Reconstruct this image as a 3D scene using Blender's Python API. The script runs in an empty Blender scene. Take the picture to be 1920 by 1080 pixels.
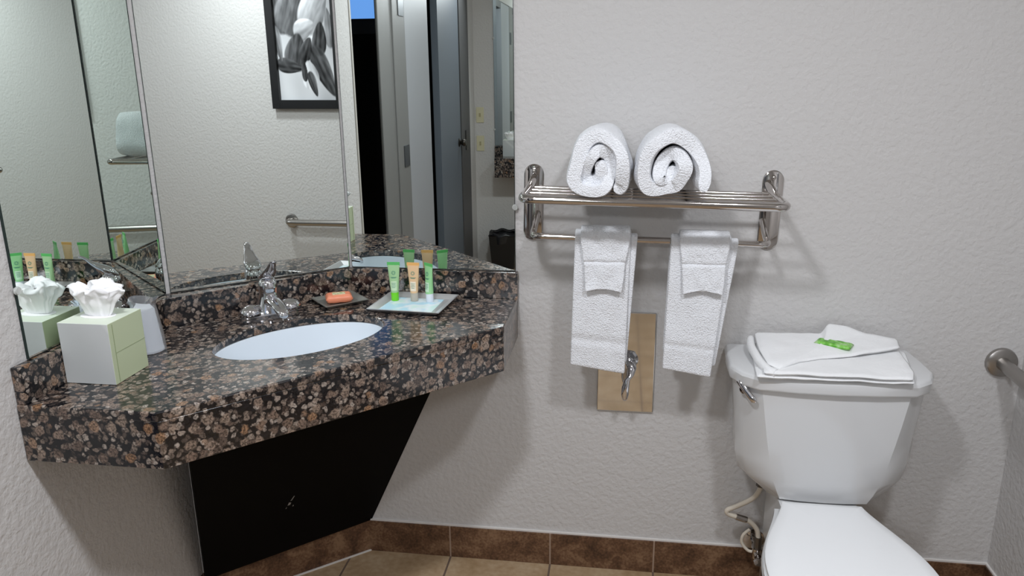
import bpy, bmesh, math, random
from mathutils import Vector, Matrix, noise
random.seed(7)
PI = math.pi
C = bpy.context.scene.collection
SC = bpy.context.scene

# ------------------------------------------------------------ camera
cam_data = bpy.data.cameras.new('camera')
cam = bpy.data.objects.new('camera', cam_data); C.objects.link(cam)
cam_data.sensor_width = 36.0; cam_data.lens = 36.0*1438.2/1920.0; cam_data.clip_start = 0.02
yaw, pitch, roll = math.radians(-8.272), math.radians(15.491), math.radians(-0.584)
fwd = Vector((math.sin(yaw)*math.cos(pitch), math.cos(yaw)*math.cos(pitch), -math.sin(pitch)))
rt0 = Vector((math.cos(yaw), -math.sin(yaw), 0)); up0 = rt0.cross(fwd)
rt = math.cos(roll)*rt0 + math.sin(roll)*up0
up = -math.sin(roll)*rt0 + math.cos(roll)*up0
m3 = Matrix((rt, up, -fwd)).transposed()
cam.matrix_world = Matrix.Translation((0, 0, 1.45)) @ m3.to_4x4()
SC.camera = cam

# ------------------------------------------------------------ world, exposure, area lights
w = bpy.data.worlds.new('world'); SC.world = w; w.use_nodes = True
w.node_tree.nodes['Background'].inputs[0].default_value = (0.8, 0.88, 1.0, 1)
w.node_tree.nodes['Background'].inputs[1].default_value = 0.02
SC.view_settings.view_transform = 'Standard'; SC.view_settings.look = 'None'
SC.view_settings.gamma = 1.0; SC.view_settings.exposure = 0.0
SC.cycles.glossy_bounces = 8; SC.cycles.max_bounces = 12

def area_light(name, loc, size, power, color, target=None, size_y=None):
    d = bpy.data.lights.new(name, 'AREA'); d.energy = power; d.color = color
    d.shape = 'RECTANGLE'; d.size = size; d.size_y = size_y or size
    o = bpy.data.objects.new(name, d); C.objects.link(o); o.location = loc
    if target is not None:
        o.rotation_euler = (Vector(target)-Vector(loc)).to_track_quat('-Z', 'Y').to_euler()
    return o
area_light('ceiling_lamp_light', (-0.42, 0.62, 2.345), 0.16, 19, (.965, .995, 1.05))
area_light('ceiling_lamp_light_2', (0.52, 0.62, 2.345), 0.16, 16, (.965, .995, 1.05))
area_light('vanity_bar_light', (-0.62, -1.62, 2.10), 0.60, 13, (.965, .995, 1.05), (0.1, 2.0, 0.9), 0.10)

# ------------------------------------------------------------ materials
def mat(name, col=(.8, .8, .8), rough=.5, metal=0.0, coat=0.0, spec=0.5, trans=0.0, ior=1.45, sub=0.0, alpha=1.0):
    m = bpy.data.materials.new(name); m.use_nodes = True
    b = m.node_tree.nodes['Principled BSDF']
    b.inputs['Base Color'].default_value = (*col, 1); b.inputs['Roughness'].default_value = rough
    b.inputs['Metallic'].default_value = metal; b.inputs['Coat Weight'].default_value = coat
    b.inputs['Specular IOR Level'].default_value = spec; b.inputs['IOR'].default_value = ior
    b.inputs['Transmission Weight'].default_value = trans; b.inputs['Alpha'].default_value = alpha
    if sub: b.inputs['Subsurface Weight'].default_value = sub; b.inputs['Subsurface Scale'].default_value = .01
    return m
def nd(m, t, **kw):
    n = m.node_tree.nodes.new(t)
    for k, v in kw.items(): setattr(n, k, v)
    return n
def lk(m, a, b): m.node_tree.links.new(a, b)
def bsdf(m): return m.node_tree.nodes['Principled BSDF']
def ramp(m, fac, stops, interp='LINEAR'):
    r = nd(m, 'ShaderNodeValToRGB'); r.color_ramp.interpolation = interp
    e = r.color_ramp.elements
    while len(e) < len(stops): e.new(.5)
    for el, (p, c) in zip(e, stops):
        el.position = p; el.color = (*c, 1) if len(c) == 3 else c
    if fac is not None: lk(m, fac, r.inputs[0])
    return r
def tex(m, t, scale, detail=None, coord='Object', vec=None, **kw):
    if vec is None:
        tc = nd(m, 'ShaderNodeTexCoord'); vec = tc.outputs[coord]
    n = nd(m, t, **kw); n.inputs['Scale'].default_value = scale
    if detail is not None and 'Detail' in n.inputs: n.inputs['Detail'].default_value = detail
    lk(m, vec, n.inputs['Vector']); return n
def bump(m, h, strength, dist=.002, prev=None):
    b = nd(m, 'ShaderNodeBump'); b.inputs['Strength'].default_value = strength; b.inputs['Distance'].default_value = dist
    lk(m, h, b.inputs['Height'])
    if prev: lk(m, prev, b.inputs['Normal'])
    lk(m, b.outputs[0], bsdf(m).inputs['Normal']); return b.outputs[0]
def mixc(m, fac, a, b, typ='MIX'):
    n = nd(m, 'ShaderNodeMix', data_type='RGBA', blend_type=typ)
    if isinstance(fac, (int, float)): n.inputs[0].default_value = fac
    else: lk(m, fac, n.inputs[0])
    for i, v in ((6, a), (7, b)):
        if isinstance(v, tuple): n.inputs[i].default_value = (*v, 1)
        else: lk(m, v, n.inputs[i])
    return n.outputs[2]
def math_n(m, op, a, b=None):
    n = nd(m, 'ShaderNodeMath', operation=op)
    for i, v in ((0, a), (1, b)):
        if v is None: continue
        if isinstance(v, (int, float)): n.inputs[i].default_value = v
        else: lk(m, v, n.inputs[i])
    return n.outputs[0]

def wall_paint(name, col):
    m = mat(name, col, .85, spec=.2)
    n1 = tex(m, 'ShaderNodeTexNoise', 75, 3.0); n2 = tex(m, 'ShaderNodeTexNoise', 190, 2.0)
    r1 = ramp(m, n1.outputs[0], [(.36, (0, 0, 0)), (.62, (1, 1, 1))])
    p = bump(m, r1.outputs[0], .42, .0022)
    bump(m, n2.outputs[0], .22, .0015, p)
    return m
M_WALL = wall_paint('wall_paint', (.578, .565, .555))
M_CEIL = mat('ceiling_paint', (.8, .79, .77), .9)

def granite():
    m = mat('brown_granite', (.1, .08, .07), .10, spec=.8)
    tc = nd(m, 'ShaderNodeTexCoord')
    dn = tex(m, 'ShaderNodeTexNoise', 70, 3.0, vec=tc.outputs['Object'])
    ad = nd(m, 'ShaderNodeVectorMath', operation='MULTIPLY_ADD')
    lk(m, dn.outputs['Color'], ad.inputs[0]); ad.inputs[1].default_value = (.014,)*3; lk(m, tc.outputs['Object'], ad.inputs[2])
    v1 = tex(m, 'ShaderNodeTexVoronoi', 44, vec=ad.outputs[0])
    v2 = tex(m, 'ShaderNodeTexVoronoi', 88, vec=ad.outputs[0])
    fine = tex(m, 'ShaderNodeTexNoise', 260, 4.0, vec=tc.outputs['Object'])
    sep = nd(m, 'ShaderNodeSeparateColor'); lk(m, v1.outputs['Color'], sep.inputs[0])
    sep2 = nd(m, 'ShaderNodeSeparateColor'); lk(m, v2.outputs['Color'], sep2.inputs[0])
    c1 = ramp(m, sep.outputs[0], [(0, (.085, .062, .052)), (.3, (.165, .115, .090)), (.55, (.25, .19, .15)), (.74, (.20, .145, .115)), (.84, (.25, .135, .070)), (1, (.32, .265, .225))])
    c2 = ramp(m, sep2.outputs[0], [(0, (.015, .013, .014)), (.28, (.09, .068, .058)), (.65, (.21, .165, .135)), (1, (.33, .285, .25))])
    d = math_n(m, 'ADD', v1.outputs['Distance'], math_n(m, 'MULTIPLY', math_n(m, 'SUBTRACT', fine.outputs[0], .5), .5))
    big = ramp(m, sep.outputs[1], [(.36, (0, 0, 0)), (.40, (1, 1, 1))])
    blob0 = ramp(m, d, [(.42, (1, 1, 1)), (.54, (0, 0, 0))])
    blob_f = math_n(m, 'MULTIPLY', blob0.outputs[0], big.outputs[0])
    ring = ramp(m, d, [(.14, (1, 1, 1)), (.22, (.62, .62, .62)), (.34, (1.05, 1.05, 1.05))])
    d2 = ramp(m, v2.outputs['Distance'], [(.42, (1, 1, 1)), (.56, (0, 0, 0))])
    base = mixc(m, d2.outputs[0], (.007, .007, .009), c2.outputs[0])
    br = mixc(m, 1.0, c1.outputs[0], ring.outputs[0], 'MULTIPLY')
    col = mixc(m, blob_f, base, br)
    fr = ramp(m, fine.outputs[0], [(.36, (.35, .35, .35)), (.50, (1, 1, 1)), (.66, (1.4, 1.37, 1.33))])
    col = mixc(m, 1.0, col, fr.outputs[0], 'MULTIPLY')
    lk(m, col, bsdf(m).inputs['Base Color'])
    rr = ramp(m, fine.outputs[0], [(.3, (.09,)*3), (.7, (.24,)*3)]); lk(m, rr.outputs[0], bsdf(m).inputs['Roughness'])
    bump(m, fine.outputs[0], .05, .0006)
    return m
M_GRAN = granite()

def tile(name, cols, gcol, px, ox, py=None, oy=0, gw=.0045, rough=.45, mott=7):
    m = mat(name, cols[1], rough)
    tc = nd(m, 'ShaderNodeTexCoord'); sp = nd(m, 'ShaderNodeSeparateXYZ'); lk(m, tc.outputs['Object'], sp.inputs[0])
    def line(s, p, o):
        a = math_n(m, 'FRACT', math_n(m, 'DIVIDE', math_n(m, 'SUBTRACT', s, o), p))
        a = math_n(m, 'ABSOLUTE', math_n(m, 'SUBTRACT', a, .5))      # .5 at the joint
        return math_n(m, 'GREATER_THAN', a, .5-gw*.5/p)
    g = line(sp.outputs[0], px, ox)
    if py: g = math_n(m, 'MAXIMUM', g, line(sp.outputs[1], py, oy))
    n1 = tex(m, 'ShaderNodeTexNoise', mott, 6.0, vec=tc.outputs['Object']); n1.inputs['Distortion'].default_value = .6
    n2 = tex(m, 'ShaderNodeTexNoise', mott*9, 5.0, vec=tc.outputs['Object'])
    r = ramp(m, math_n(m, 'ADD', math_n(m, 'MULTIPLY', n1.outputs[0], .6), math_n(m, 'MULTIPLY', n2.outputs[0], .4)),
             [(.36, cols[0]), (.5, cols[1]), (.64, cols[2])])
    col = mixc(m, g, r.outputs[0], gcol); lk(m, col, bsdf(m).inputs['Base Color'])
    p = bump(m, n2.outputs[0], .15, .002)
    bump(m, math_n(m, 'SUBTRACT', 1.0, g), .6, .0015, p)
    return m
M_FLOOR = tile('beige_floor_tile', [(.32, .215, .115), (.40, .28, .165), (.48, .36, .23)], (.15, .105, .08), .3115, -.1875, .3115, 1.74, .006, .4, 6)
M_BASE = tile('brown_base_tile', [(.050, .024, .012), (.125, .062, .032), (.23, .135, .075)], (.33, .24, .18), .3115, -.1875, rough=.5, mott=16)
M_BASE_D = tile('brown_base_tile_diagonal', [(.050, .024, .012), (.125, .062, .032), (.23, .135, .075)], (.33, .24, .18), 3.0, 9.0, rough=.5, mott=16)
M_CAULK = mat('white_caulk', (.72, .69, .66), .6)
M_CHROME = mat('chrome', (.70, .70, .73), .06, 1.0)
M_NICKEL = mat('polished_nickel', (.54, .51, .49), .09, 1.0)
M_BRUSH = mat('brushed_steel', (.40, .38, .36), .32, 1.0)
M_MIRROR = mat('mirror_glass', (.86, .915, .885), .0, 1.0)
M_MEDGE = mat('mirror_edge', (.012, .025, .022), .15)
M_CLIP = mat('clear_plastic_clip', (.85, .87, .85), .1, trans=.5)
M_PORC = mat('white_porcelain', (.64, .645, .65), .12, spec=.5, coat=.3)
M_SINK = mat('sink_porcelain', (.80, .865, .93), .10, spec=.5, coat=.3)
M_SEAT = mat('white_seat_plastic', (.84, .85, .86), .22)
M_BLACK = mat('black_panel', (.003, .003, .003), .5, spec=.08)
M_SCUFF = mat('scuffed_board', (.30, .29, .27), .7)
M_PBLACK = mat('black_plastic', (.012, .012, .013), .35)
M_SILVER = mat('silver_tray', (.86, .87, .89), .30, .75)
M_DARKTRAY = mat('dark_pewter_tray', (.42, .43, .40), .35, .8)

def cloth(name, col=(.84, .855, .89), sc=300, st=1.0, dist=.004):
    m = mat(name, col, .95, spec=.1)
    bsdf(m).inputs['Sheen Weight'].default_value = .25
    n = tex(m, 'ShaderNodeTexNoise', sc, 2.0); n2 = tex(m, 'ShaderNodeTexNoise', 90, 3.0)
    p = bump(m, n.outputs[0], st, dist); bump(m, n2.outputs[0], .35, .003, p)
    return m
M_TERRY = cloth('white_terry')
M_MAT = cloth('white_bath_linen', (.84, .845, .85), 600, .25, .001)
M_TISSUE = mat('tissue_paper', (.90, .90, .91), .9, sub=.0)

# ------------------------------------------------------------ mesh helpers (world coordinates)
def base_of(parent):
    if parent is None: return Vector((0, 0, 0))
    p = parent; v = Vector(p.location)
    while p.parent: p = p.parent; v += Vector(p.location)
    return v
def mesh_obj(name, verts, faces, m, parent=None, smooth=False, loc=None, split=None):
    o0 = base_of(parent)
    if parent is None and loc is not None: o0 = Vector(loc)
    me = bpy.data.meshes.new(name)
    me.from_pydata([tuple(Vector(v)-o0) for v in verts], [], faces)
    bm = bmesh.new(); bm.from_mesh(me); bmesh.ops.recalc_face_normals(bm, faces=bm.faces); bm.to_mesh(me); bm.free()
    me.materials.append(m)
    o = bpy.data.objects.new(name, me); C.objects.link(o)
    if parent is not None: o.parent = parent
    elif loc is not None: o.location = loc
    if smooth:
        for p in me.polygons: p.use_smooth = True
        if smooth is not True:
            bm = bmesh.new(); bm.from_mesh(me)
            for e in bm.edges:
                if len(e.link_faces) == 2 and e.calc_face_angle(0) > math.radians(smooth): e.smooth = False
            bm.to_mesh(me); bm.free()
    return o
def thing(name, label, cat, loc, group=None):
    o = bpy.data.objects.new(name, None); C.objects.link(o); o.location = loc; o.empty_display_size = .05
    tag(o, label, cat, group); return o
def tag(o, label, cat, group=None):
    o['label'] = label; o['category'] = cat
    if group: o['group'] = group
    return o
def struct(o): o['kind'] = 'structure'; return o
class MB:
    def __init__(s): s.v = []; s.f = []
    def add(s, v, f):
        n = len(s.v); s.v += [tuple(x) for x in v]; s.f += [tuple(i+n for i in q) for q in f]; return s
    def box(s, x0, x1, y0, y1, z0, z1, M=None):
        v = [(x, y, z) for x in (x0, x1) for y in (y0, y1) for z in (z0, z1)]
        if M: v = [M @ Vector(p) for p in v]
        return s.add(v, [(0, 1, 3, 2), (4, 6, 7, 5), (0, 4, 5, 1), (2, 3, 7, 6), (0, 2, 6, 4), (1, 5, 7, 3)])
    def prism(s, poly, z0, z1):
        n = len(poly)
        v = [(x, y, z0) for x, y in poly]+[(x, y, z1) for x, y in poly]
        return s.add(v, [tuple(range(n))[::-1], tuple(range(n, 2*n))]+[(i, (i+1) % n, n+(i+1) % n, n+i) for i in range(n)])
    def rings(s, rings, cap=True, closed=True):
        n = len(rings[0]); v = [p for r in rings for p in r]; f = []
        for i in range(len(rings)-1):
            for j in range(n if closed else n-1):
                a = i*n+j; b = i*n+(j+1) % n; f.append((a, b, b+n, a+n))
        if cap: f += [tuple(range(n))[::-1], tuple(range((len(rings)-1)*n, len(rings)*n))]
        return s.add(v, f)
    def tube(s, path, r, n=12, cap=True):
        P = [Vector(p) for p in path]; R = r if isinstance(r, (list, tuple)) else [r]*len(P)
        T = []
        for i in range(len(P)):
            a = P[max(i-1, 0)]; b = P[min(i+1, len(P)-1)]; T.append((b-a).normalized())
        u = T[0].orthogonal().normalized(); rings = []
        for i, p in enumerate(P):
            u = (u-T[i]*u.dot(T[i])).normalized(); w_ = T[i].cross(u)
            rings.append([p+(u*math.cos(k*2*PI/n)+w_*math.sin(k*2*PI/n))*R[i] for k in range(n)])
        return s.rings(rings, cap)
    def lathe(s, prof, c, n=32, sx=1, sy=1, M=None):
        rings = []
        for r, z in prof:
            ring = [Vector((r*sx*math.cos(k*2*PI/n), r*sy*math.sin(k*2*PI/n), z)) for k in range(n)]
            if M: ring = [M @ p for p in ring]
            rings.append([Vector(c)+p for p in ring])
        return s.rings(rings)
    def obj(s, name, m, parent=None, smooth=False, loc=None, bevel=0, seg=2, sub=0):
        o = mesh_obj(name, s.v, s.f, m, parent, smooth, loc)
        if bevel:
            b = o.modifiers.new('bevel', 'BEVEL'); b.width = bevel; b.segments = seg; b.limit_method = 'ANGLE'; b.angle_limit = math.radians(40)
            if not smooth:
                for p in o.data.polygons: p.use_smooth = True
                wn = o.modifiers.new('wn', 'WEIGHTED_NORMAL'); wn.keep_sharp = False
        if sub:
            b = o.modifiers.new('subsurf', 'SUBSURF'); b.levels = sub; b.render_levels = sub
        return o
def catmull(P, k=6, closed=False):
    P = [Vector(p) for p in P]; out = []; n = len(P)
    for i in range(n if closed else n-1):
        if closed: a, b, c, d = P[i-1], P[i], P[(i+1) % n], P[(i+2) % n]
        else: a, b, c, d = P[max(i-1, 0)], P[i], P[i+1], P[min(i+2, n-1)]
        for j in range(k):
            t = j/k
            out.append(.5*((2*b)+(c-a)*t+(2*a-5*b+4*c-d)*t*t+(3*b-a-3*c+d)*t**3))
    if not closed: out.append(P[-1])
    return out
def arc_path(pts, rad, k=6):
    """polyline with rounded corners"""
    P = [Vector(p) for p in pts]; out = [P[0]]
    for i in range(1, len(P)-1):
        a = (P[i-1]-P[i]).normalized(); b = (P[i+1]-P[i]).normalized()
        s_, e_ = P[i]+a*rad, P[i]+b*rad
        for j in range(k+1):
            t = j/k; out.append((1-t)**2*s_+2*t*(1-t)*P[i]+t*t*e_)
    out.append(P[-1]); return out

# ------------------------------------------------------------ room shell
XL, XR, YB, YR, ZC = -1.14, 1.05, 2.05, -1.85, 2.44
CH0 = (-1.14, 1.727); CH1 = (-0.765, 2.05)              # ends of the chamfered corner
struct(MB().box(-3.4, XR+.1, YR-.1, YB+.1, -.06, 0).obj('floor', M_FLOOR))
struct(MB().box(-3.4, XR+.1, YR-.1, YB+.1, ZC, ZC+.06).obj('ceiling', M_CEIL))
struct(MB().box(XL-.1, XR+.1, YB, YB+.1, 0, ZC).obj('wall_back', M_WALL))
struct(MB().box(XR, XR+.1, YR-.1, YB, 0, ZC).obj('wall_right', M_WALL))
struct(MB().box(XL-.1, XR+.1, YR-.1, YR, 0, ZC).obj('wall_rear', M_WALL))
struct(MB().prism([(XL, CH0[1]), (CH1[0], YB), (XL, YB)], 0, ZC).obj('wall_corner', M_WALL))
wl = MB(); wl.box(XL-.1, XL, .85, YB+.1, 0, ZC); wl.box(XL-.1, XL, -1.85, -1.64, 0, ZC); wl.box(XL-.1, XL, -1.64, .85, 2.10, ZC)
struct(wl.obj('wall_left', M_WALL))
M_DARK = mat('unlit_room_shade', (.03, .03, .035), .9)  # near-black colour stands in for the darkness of the unlit room
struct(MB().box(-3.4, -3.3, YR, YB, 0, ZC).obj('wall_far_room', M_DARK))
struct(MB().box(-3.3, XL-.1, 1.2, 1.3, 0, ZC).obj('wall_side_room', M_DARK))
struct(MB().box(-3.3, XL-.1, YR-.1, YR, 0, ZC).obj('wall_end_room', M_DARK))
struct(MB().box(XL-.24, XL-.20, -1.84, -1.05, 0, 2.40).obj('gap_blackout_panel', M_DARK))  # added dark panel, keeps the gap between the doors black

CA = math.atan2(CH1[1]-CH0[1], CH1[0]-CH0[0]); CC, CS = math.cos(CA), math.sin(CA)
U = Vector((CC, CS, 0)); N = Vector((CS, -CC, 0)); MID = Vector(((CH0[0]+CH1[0])/2, (CH0[1]+CH1[1])/2, 0))
LCH = (Vector(CH1)-Vector(CH0)).length
def dg(u, n, z): return MID+U*u+N*n+Vector((0, 0, z))
MD = Matrix(((CC, CS, 0, MID.x), (CS, -CC, 0, MID.y), (0, 0, 1, 0), (0, 0, 0, 1)))   # (u,n,z) -> world

VA = (-1.14, 1.688); VB = (-0.767, 2.05)                 # line the vanity is set out from
va = math.atan2(VB[1]-VA[1], VB[0]-VA[0]); VU = Vector((math.cos(va), math.sin(va), 0)); VN = Vector((math.sin(va), -math.cos(va), 0)); VMID = Vector(((VA[0]+VB[0])/2, (VA[1]+VB[1])/2, 0))
def vg(u, n, z): return VMID+VU*u+VN*n+Vector((0, 0, z))

# baseboards (tile) with a caulk bead on top
bb = MB().box(CH1[0]-.01, XR, YB-.010, YB, 0, .106); o = struct(bb.obj('baseboard_back', M_BASE, bevel=.001))
struct(MB().box(CH1[0]-.01, XR, YB-.006, YB, .106, .111).obj('trim_1', M_CAULK))
struct(MB().box(-LCH/2, LCH/2, 0, .010, 0, .106, MD).obj('baseboard_corner', M_BASE_D, bevel=.001))
struct(MB().box(XR-.010, XR, YR, YB-.01, 0, .106).obj('baseboard_right', M_BASE_D, bevel=.001))
struct(MB().box(XR-.006, XR, YR, YB-.006, .106, .111).obj('trim_2', M_CAULK))
struct(MB().box(XL, XL+.010, .86, CH0[1], 0, .106).obj('baseboard_left', M_BASE_D, bevel=.001))
cb = MB()
p0 = dg(-LCH/2, .008, .002); p1 = dg(LCH/2, .008, .002)
struct(MB().box(-LCH/2, LCH/2, .010, .0145, 0, .004, MD).obj('trim_3', M_CAULK))

# ------------------------------------------------------------ mirrors
def mirror_panel(name_label, quadM, u0, u1, z0, z1, clips):
    t = thing('wall_mirror', name_label, 'mirror', tuple(quadM @ Vector(((u0+u1)/2, 0, z0))), 'vanity mirror panels')
    b = MB().box(u0, u1, .0005, .0055, z0, z1, quadM).obj('mirror_back', M_MEDGE, t)
    g = MB().box(u0+.0012, u1-.0012, .0054, .0060, z0+.0012, z1-.0012, quadM).obj('glass', M_MIRROR, t)
    for cu, cz, du, dz in clips:
        k = MB().lathe([(.002, -.0035), (.007, -.0035), (.0085, 0), (.007, .0035), (.002, .0035)], (0, 0, 0), 16)
        k.v = [tuple(quadM @ Vector((cu+p[0], .0068+p[2]+.0015, cz+p[1]))) for p in k.v]
        k.obj('mirror_clip', M_CLIP, t, 30)
    return t
ZM = .927
ML_ = Matrix(((0, 1, 0, XL), (1, 0, 0, 0), (0, 0, 1, 0), (0, 0, 0, 1)))      # (u=y, n=+x, z)
MBk = Matrix(((1, 0, 0, 0), (0, -1, 0, YB), (0, 0, 1, 0), (0, 0, 0, 1)))     # (u=x, n=-y, z)
MRr = Matrix(((1, 0, 0, 0), (0, 1, 0, YR), (0, 0, 1, 0), (0, 0, 0, 1)))
mirror_panel('left mirror panel above the tissue box on the left wall', ML_, 1.255, CH0[1]-.004, ZM, 2.15, [(1.255, 1.065, 0, 0), (1.255, 1.29, 0, 0)])
mirror_panel('middle mirror panel behind the faucet, showing the framed picture', MD, -LCH/2+.012, LCH/2-.005, ZM, 2.15, [])
mirror_panel('right mirror panel behind the toiletry tubes, showing the doorway', MBk, CH1[0]+.006, -.287, ZM, 2.15, [(-.286, 1.105, 0, 0), (-.286, 1.75, 0, 0)])

# ------------------------------------------------------------ vanity counter
CX0, CY0, CX1 = XL+.001, 1.208, -.281
Z1, Z0 = .85, .732
poly = [(CX0, CY0), (-.850, CY0), (CX1, 1.785), (CX1, YB-.001), (CH1[0]+.001, YB-.001), (CX0, CH0[1]-.001)]
counter = thing('vanity_countertop', 'polished brown and black granite corner countertop with deep front apron', 'countertop', (-.70, 1.65, Z0))
SKC = vg(0, .283, 0); SA, SB = .208, .132
def ellipse(a, b, n=64, du=0, dn=0): return [SKC+VU*(a*math.cos(2*PI*k/n)+du)+VN*(b*math.sin(2*PI*k/n)+dn) for k in range(n)]
bm = bmesh.new()
ov = [bm.verts.new((x, y, 0)) for x, y in poly]; oe = [bm.edges.new((ov[i], ov[(i+1) % 6])) for i in range(6)]
iv = [bm.verts.new((p.x, p.y, 0)) for p in ellipse(SA, SB)]; ie = [bm.edges.new((iv[i], iv[(i+1) % 64])) for i in range(64)]
bmesh.ops.triangle_fill(bm, use_beauty=True, edges=oe+ie)
fs = [f for f in bm.faces if not (lambda c: (abs(((c-SKC).xy.to_3d()).dot(VU))/SA)**2+(abs(((c-SKC).xy.to_3d()).dot(VN))/SB)**2 < .97)(f.calc_center_median())]
V = [v.co.copy() for v in bm.verts]; idx = {v: i for i, v in enumerate(bm.verts)}
F = [tuple(idx[v] for v in f.verts) for f in fs]; bm.free()
nV = len(V); TH = .02
top = [(v.x, v.y, Z1) for v in V]; bot = [(v.x, v.y, Z1-TH) for v in V]
faces = F+[tuple(i+nV for i in f[::-1]) for f in F]
for i in range(6): faces.append((i, (i+1) % 6, (i+1) % 6+nV, i+nV))
for i in range(64): a = 6+i; b = 6+(i+1) % 64; faces.append((a, b, b+nV, a+nV))
o = mesh_obj('slab', top+bot, faces, M_GRAN, counter)
bv = o.modifiers.new('bevel', 'BEVEL'); bv.width = .003; bv.segments = 2; bv.limit_method = 'ANGLE'; bv.angle_limit = math.radians(40)
# apron: strip below the front edges
ap_o = [(CX0, CY0+.001), (-.8495, CY0+.001), (CX1-.001, 1.7855), (CX1-.001, YB-.001)]
ap_i = [(CX0, CY0+.028), (-.862, CY0+.028), (CX1-.028, 1.798), (CX1-.028, YB-.001)]
MB().prism(ap_o+ap_i[::-1], Z0, Z1-TH+.0005).obj('apron', M_GRAN, counter, bevel=.0015)
T = .02; BZ = .925
FL = (CX0+T, VA[1]-.0085); FR = (VB[0]+.0085, YB-.001-T)
MB().prism([(CX0, CY0+.003), (CX0+T, CY0+.003), FL, (CX0, CH0[1]-.001)], Z1, BZ).obj('backsplash', M_GRAN, counter, bevel=.0015)
MB().prism([FL, (CX0, CH0[1]-.001), (CH1[0]+.001, YB-.001), FR], Z1, BZ).obj('backsplash', M_GRAN, counter, bevel=.0015)
MB().prism([FR, (CH1[0]+.001, YB-.001), (CX1+.001, YB-.001), (CX1+.001, YB-.001-T)], Z1, BZ).obj('backsplash', M_GRAN, counter, bevel=.0015)

# sink basin
sink = thing('sink_basin', 'oval white porcelain undermount sink set in the granite counter', 'sink', tuple(SKC+Vector((0, 0, Z1-.20))))
prof = [(1.08, -.0215), (1.02, -.0207), (1.0, -.0215), (.985, -.045), (.95, -.095), (.87, -.135), (.70, -.165), (.45, -.182), (.2, -.188), (.06, -.190)]
rg = [[SKC+VU*(SA*s*math.cos(2*PI*k/64))+VN*(SB*s*math.sin(2*PI*k/64))+Vector((0, 0, Z1+z)) for k in range(64)] for s, z in prof]
rg2 = [[p+Vector((0, 0, -.012)) for p in r] for r in rg[::-1]]
sb = MB(); sb.rings(rg+rg2, cap=False)
sb.obj('basin', M_SINK, sink, 60)
MB().lathe([(.001, .004), (.016, .004), (.02, .001), (.02, -.004), (.001, -.004)], tuple(SKC+Vector((0, 0, Z1-.185))), 24).obj('drain', M_CHROME, sink, 40)

# black sloped panel under the vanity
pn = Vector((1, -1, -.46)).normalized()
def pan(u, z): # point on the panel plane
    n0 = .012+ (z-.106)*(.46/math.sqrt(2)); return vg(u, n0, z)
panel = thing('vanity_skirt', 'black sloping access panel under the granite counter', 'panel', tuple(vg(0, .05, .106)))
zt = .729
def hu(z): n0 = .012+(z-.106)*(.46/math.sqrt(2)); return (YB-VMID.y-VN.y*n0)/VU.y-.003
fr = [pan(-.235, .108), pan(hu(.106), .106), pan(hu(zt), zt), pan(-.275, zt)]
bk = [p-VN*.015 for p in fr]; bk[2] = bk[2]-VU*.015; bk[1] = bk[1]-VU*.015
MB().add(fr+bk, [(0, 1, 2, 3), (7, 6, 5, 4), (0, 4, 5, 1), (1, 5, 6, 2), (2, 6, 7, 3), (3, 7, 4, 0)]).obj('front_board', M_BLACK, panel)
rb = MB()
e0, e1 = pan(-.235, .107), pan(-.275, zt-.001); e0n = e0-VN*.015; e1n = e1-VN*.015
g0 = Vector((XL+.03, CH0[1]+.0, 0))
q0 = vg(-.235, .013, .107); q1 = vg(-.240, .013, zt-.001)
rb.add([e0n, q0, q1, e1n, e0n+VU*.012, q0+VU*.012, q1+VU*.012, e1n+VU*.012], [(0, 1, 2, 3), (7, 6, 5, 4), (0, 4, 5, 1), (1, 5, 6, 2), (2, 6, 7, 3), (3, 7, 4, 0)])
rb.obj('side_board', M_BLACK, panel)
# scuff on the panel
sc = MB()
def sfl(u, z, pts):
    q = [pan(u+a, z+b)+pn*.0006 for a, b in pts]; n = len(q)
    sc.add(q+[p-pn*.0010 for p in q], [tuple(range(n)), tuple(range(2*n-1, n-1, -1))]+[(i, (i+1) % n, n+(i+1) % n, n+i) for i in range(n)])
sfl(.0, .30, [(0, 0), (.004, .001), (.012, .014), (.009, .014)]); sfl(-.008, .286, [(0, 0), (.007, 0), (.010, .007), (.004, .010)])
sfl(-.014, .276, [(0, 0), (.003, 0), (.004, .005)]); sfl(.006, .277, [(0, 0), (.004, 0), (.003, .005)])
sc.obj('scuff', M_SCUFF, panel)

# ------------------------------------------------------------ faucet
fc = vg(0, .065, Z1)
faucet = thing('faucet', 'chrome single-lever bathroom faucet behind the oval sink', 'faucet', tuple(fc))
def fp(u, n, z): return fc+VU*u+VN*n+Vector((0, 0, z))
b = MB()
ring_defs = [(.0, .080, .027), (.006, .081, .028), (.012, .079, .026), (.018, .070, .022)]
rings = []
for z, a, bb_ in ring_defs:
    rings.append([fp(a*math.copysign(abs(math.cos(t))**.75, math.cos(t)), bb_*math.copysign(abs(math.sin(t))**.9, math.sin(t)), z) for t in [2*PI*k/48 for k in range(48)]])
b.rings(rings); b.obj('base_plate', M_CHROME, faucet, 50)
for s in (-1, 1):
    k = MB(); rr = []
    for i in range(9):
        a = i/8*PI/2; rr.append([fp(s*.050+.034*math.cos(a)*math.cos(t), .029*math.cos(a)*math.sin(t), .008+.027*math.sin(a)**.8) for t in [2*PI*j/28 for j in range(28)]])
    k.rings(rr); k.obj('base_dome', M_CHROME, faucet, True)
b = MB()
pr = [(.040, .010), (.037, .020), (.031, .034), (.0260, .050), (.0235, .062), (.0245, .068), (.0245, .078), (.023, .086), (.019, .094), (.010, .099), (.002, .100)]
b.rings([[fp(r_*math.cos(t), -.004+r_*math.sin(t), z) for t in [2*PI*k/32 for k in range(32)]] for r_, z in pr]); b.obj('body', M_CHROME, faucet, 60)
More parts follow.
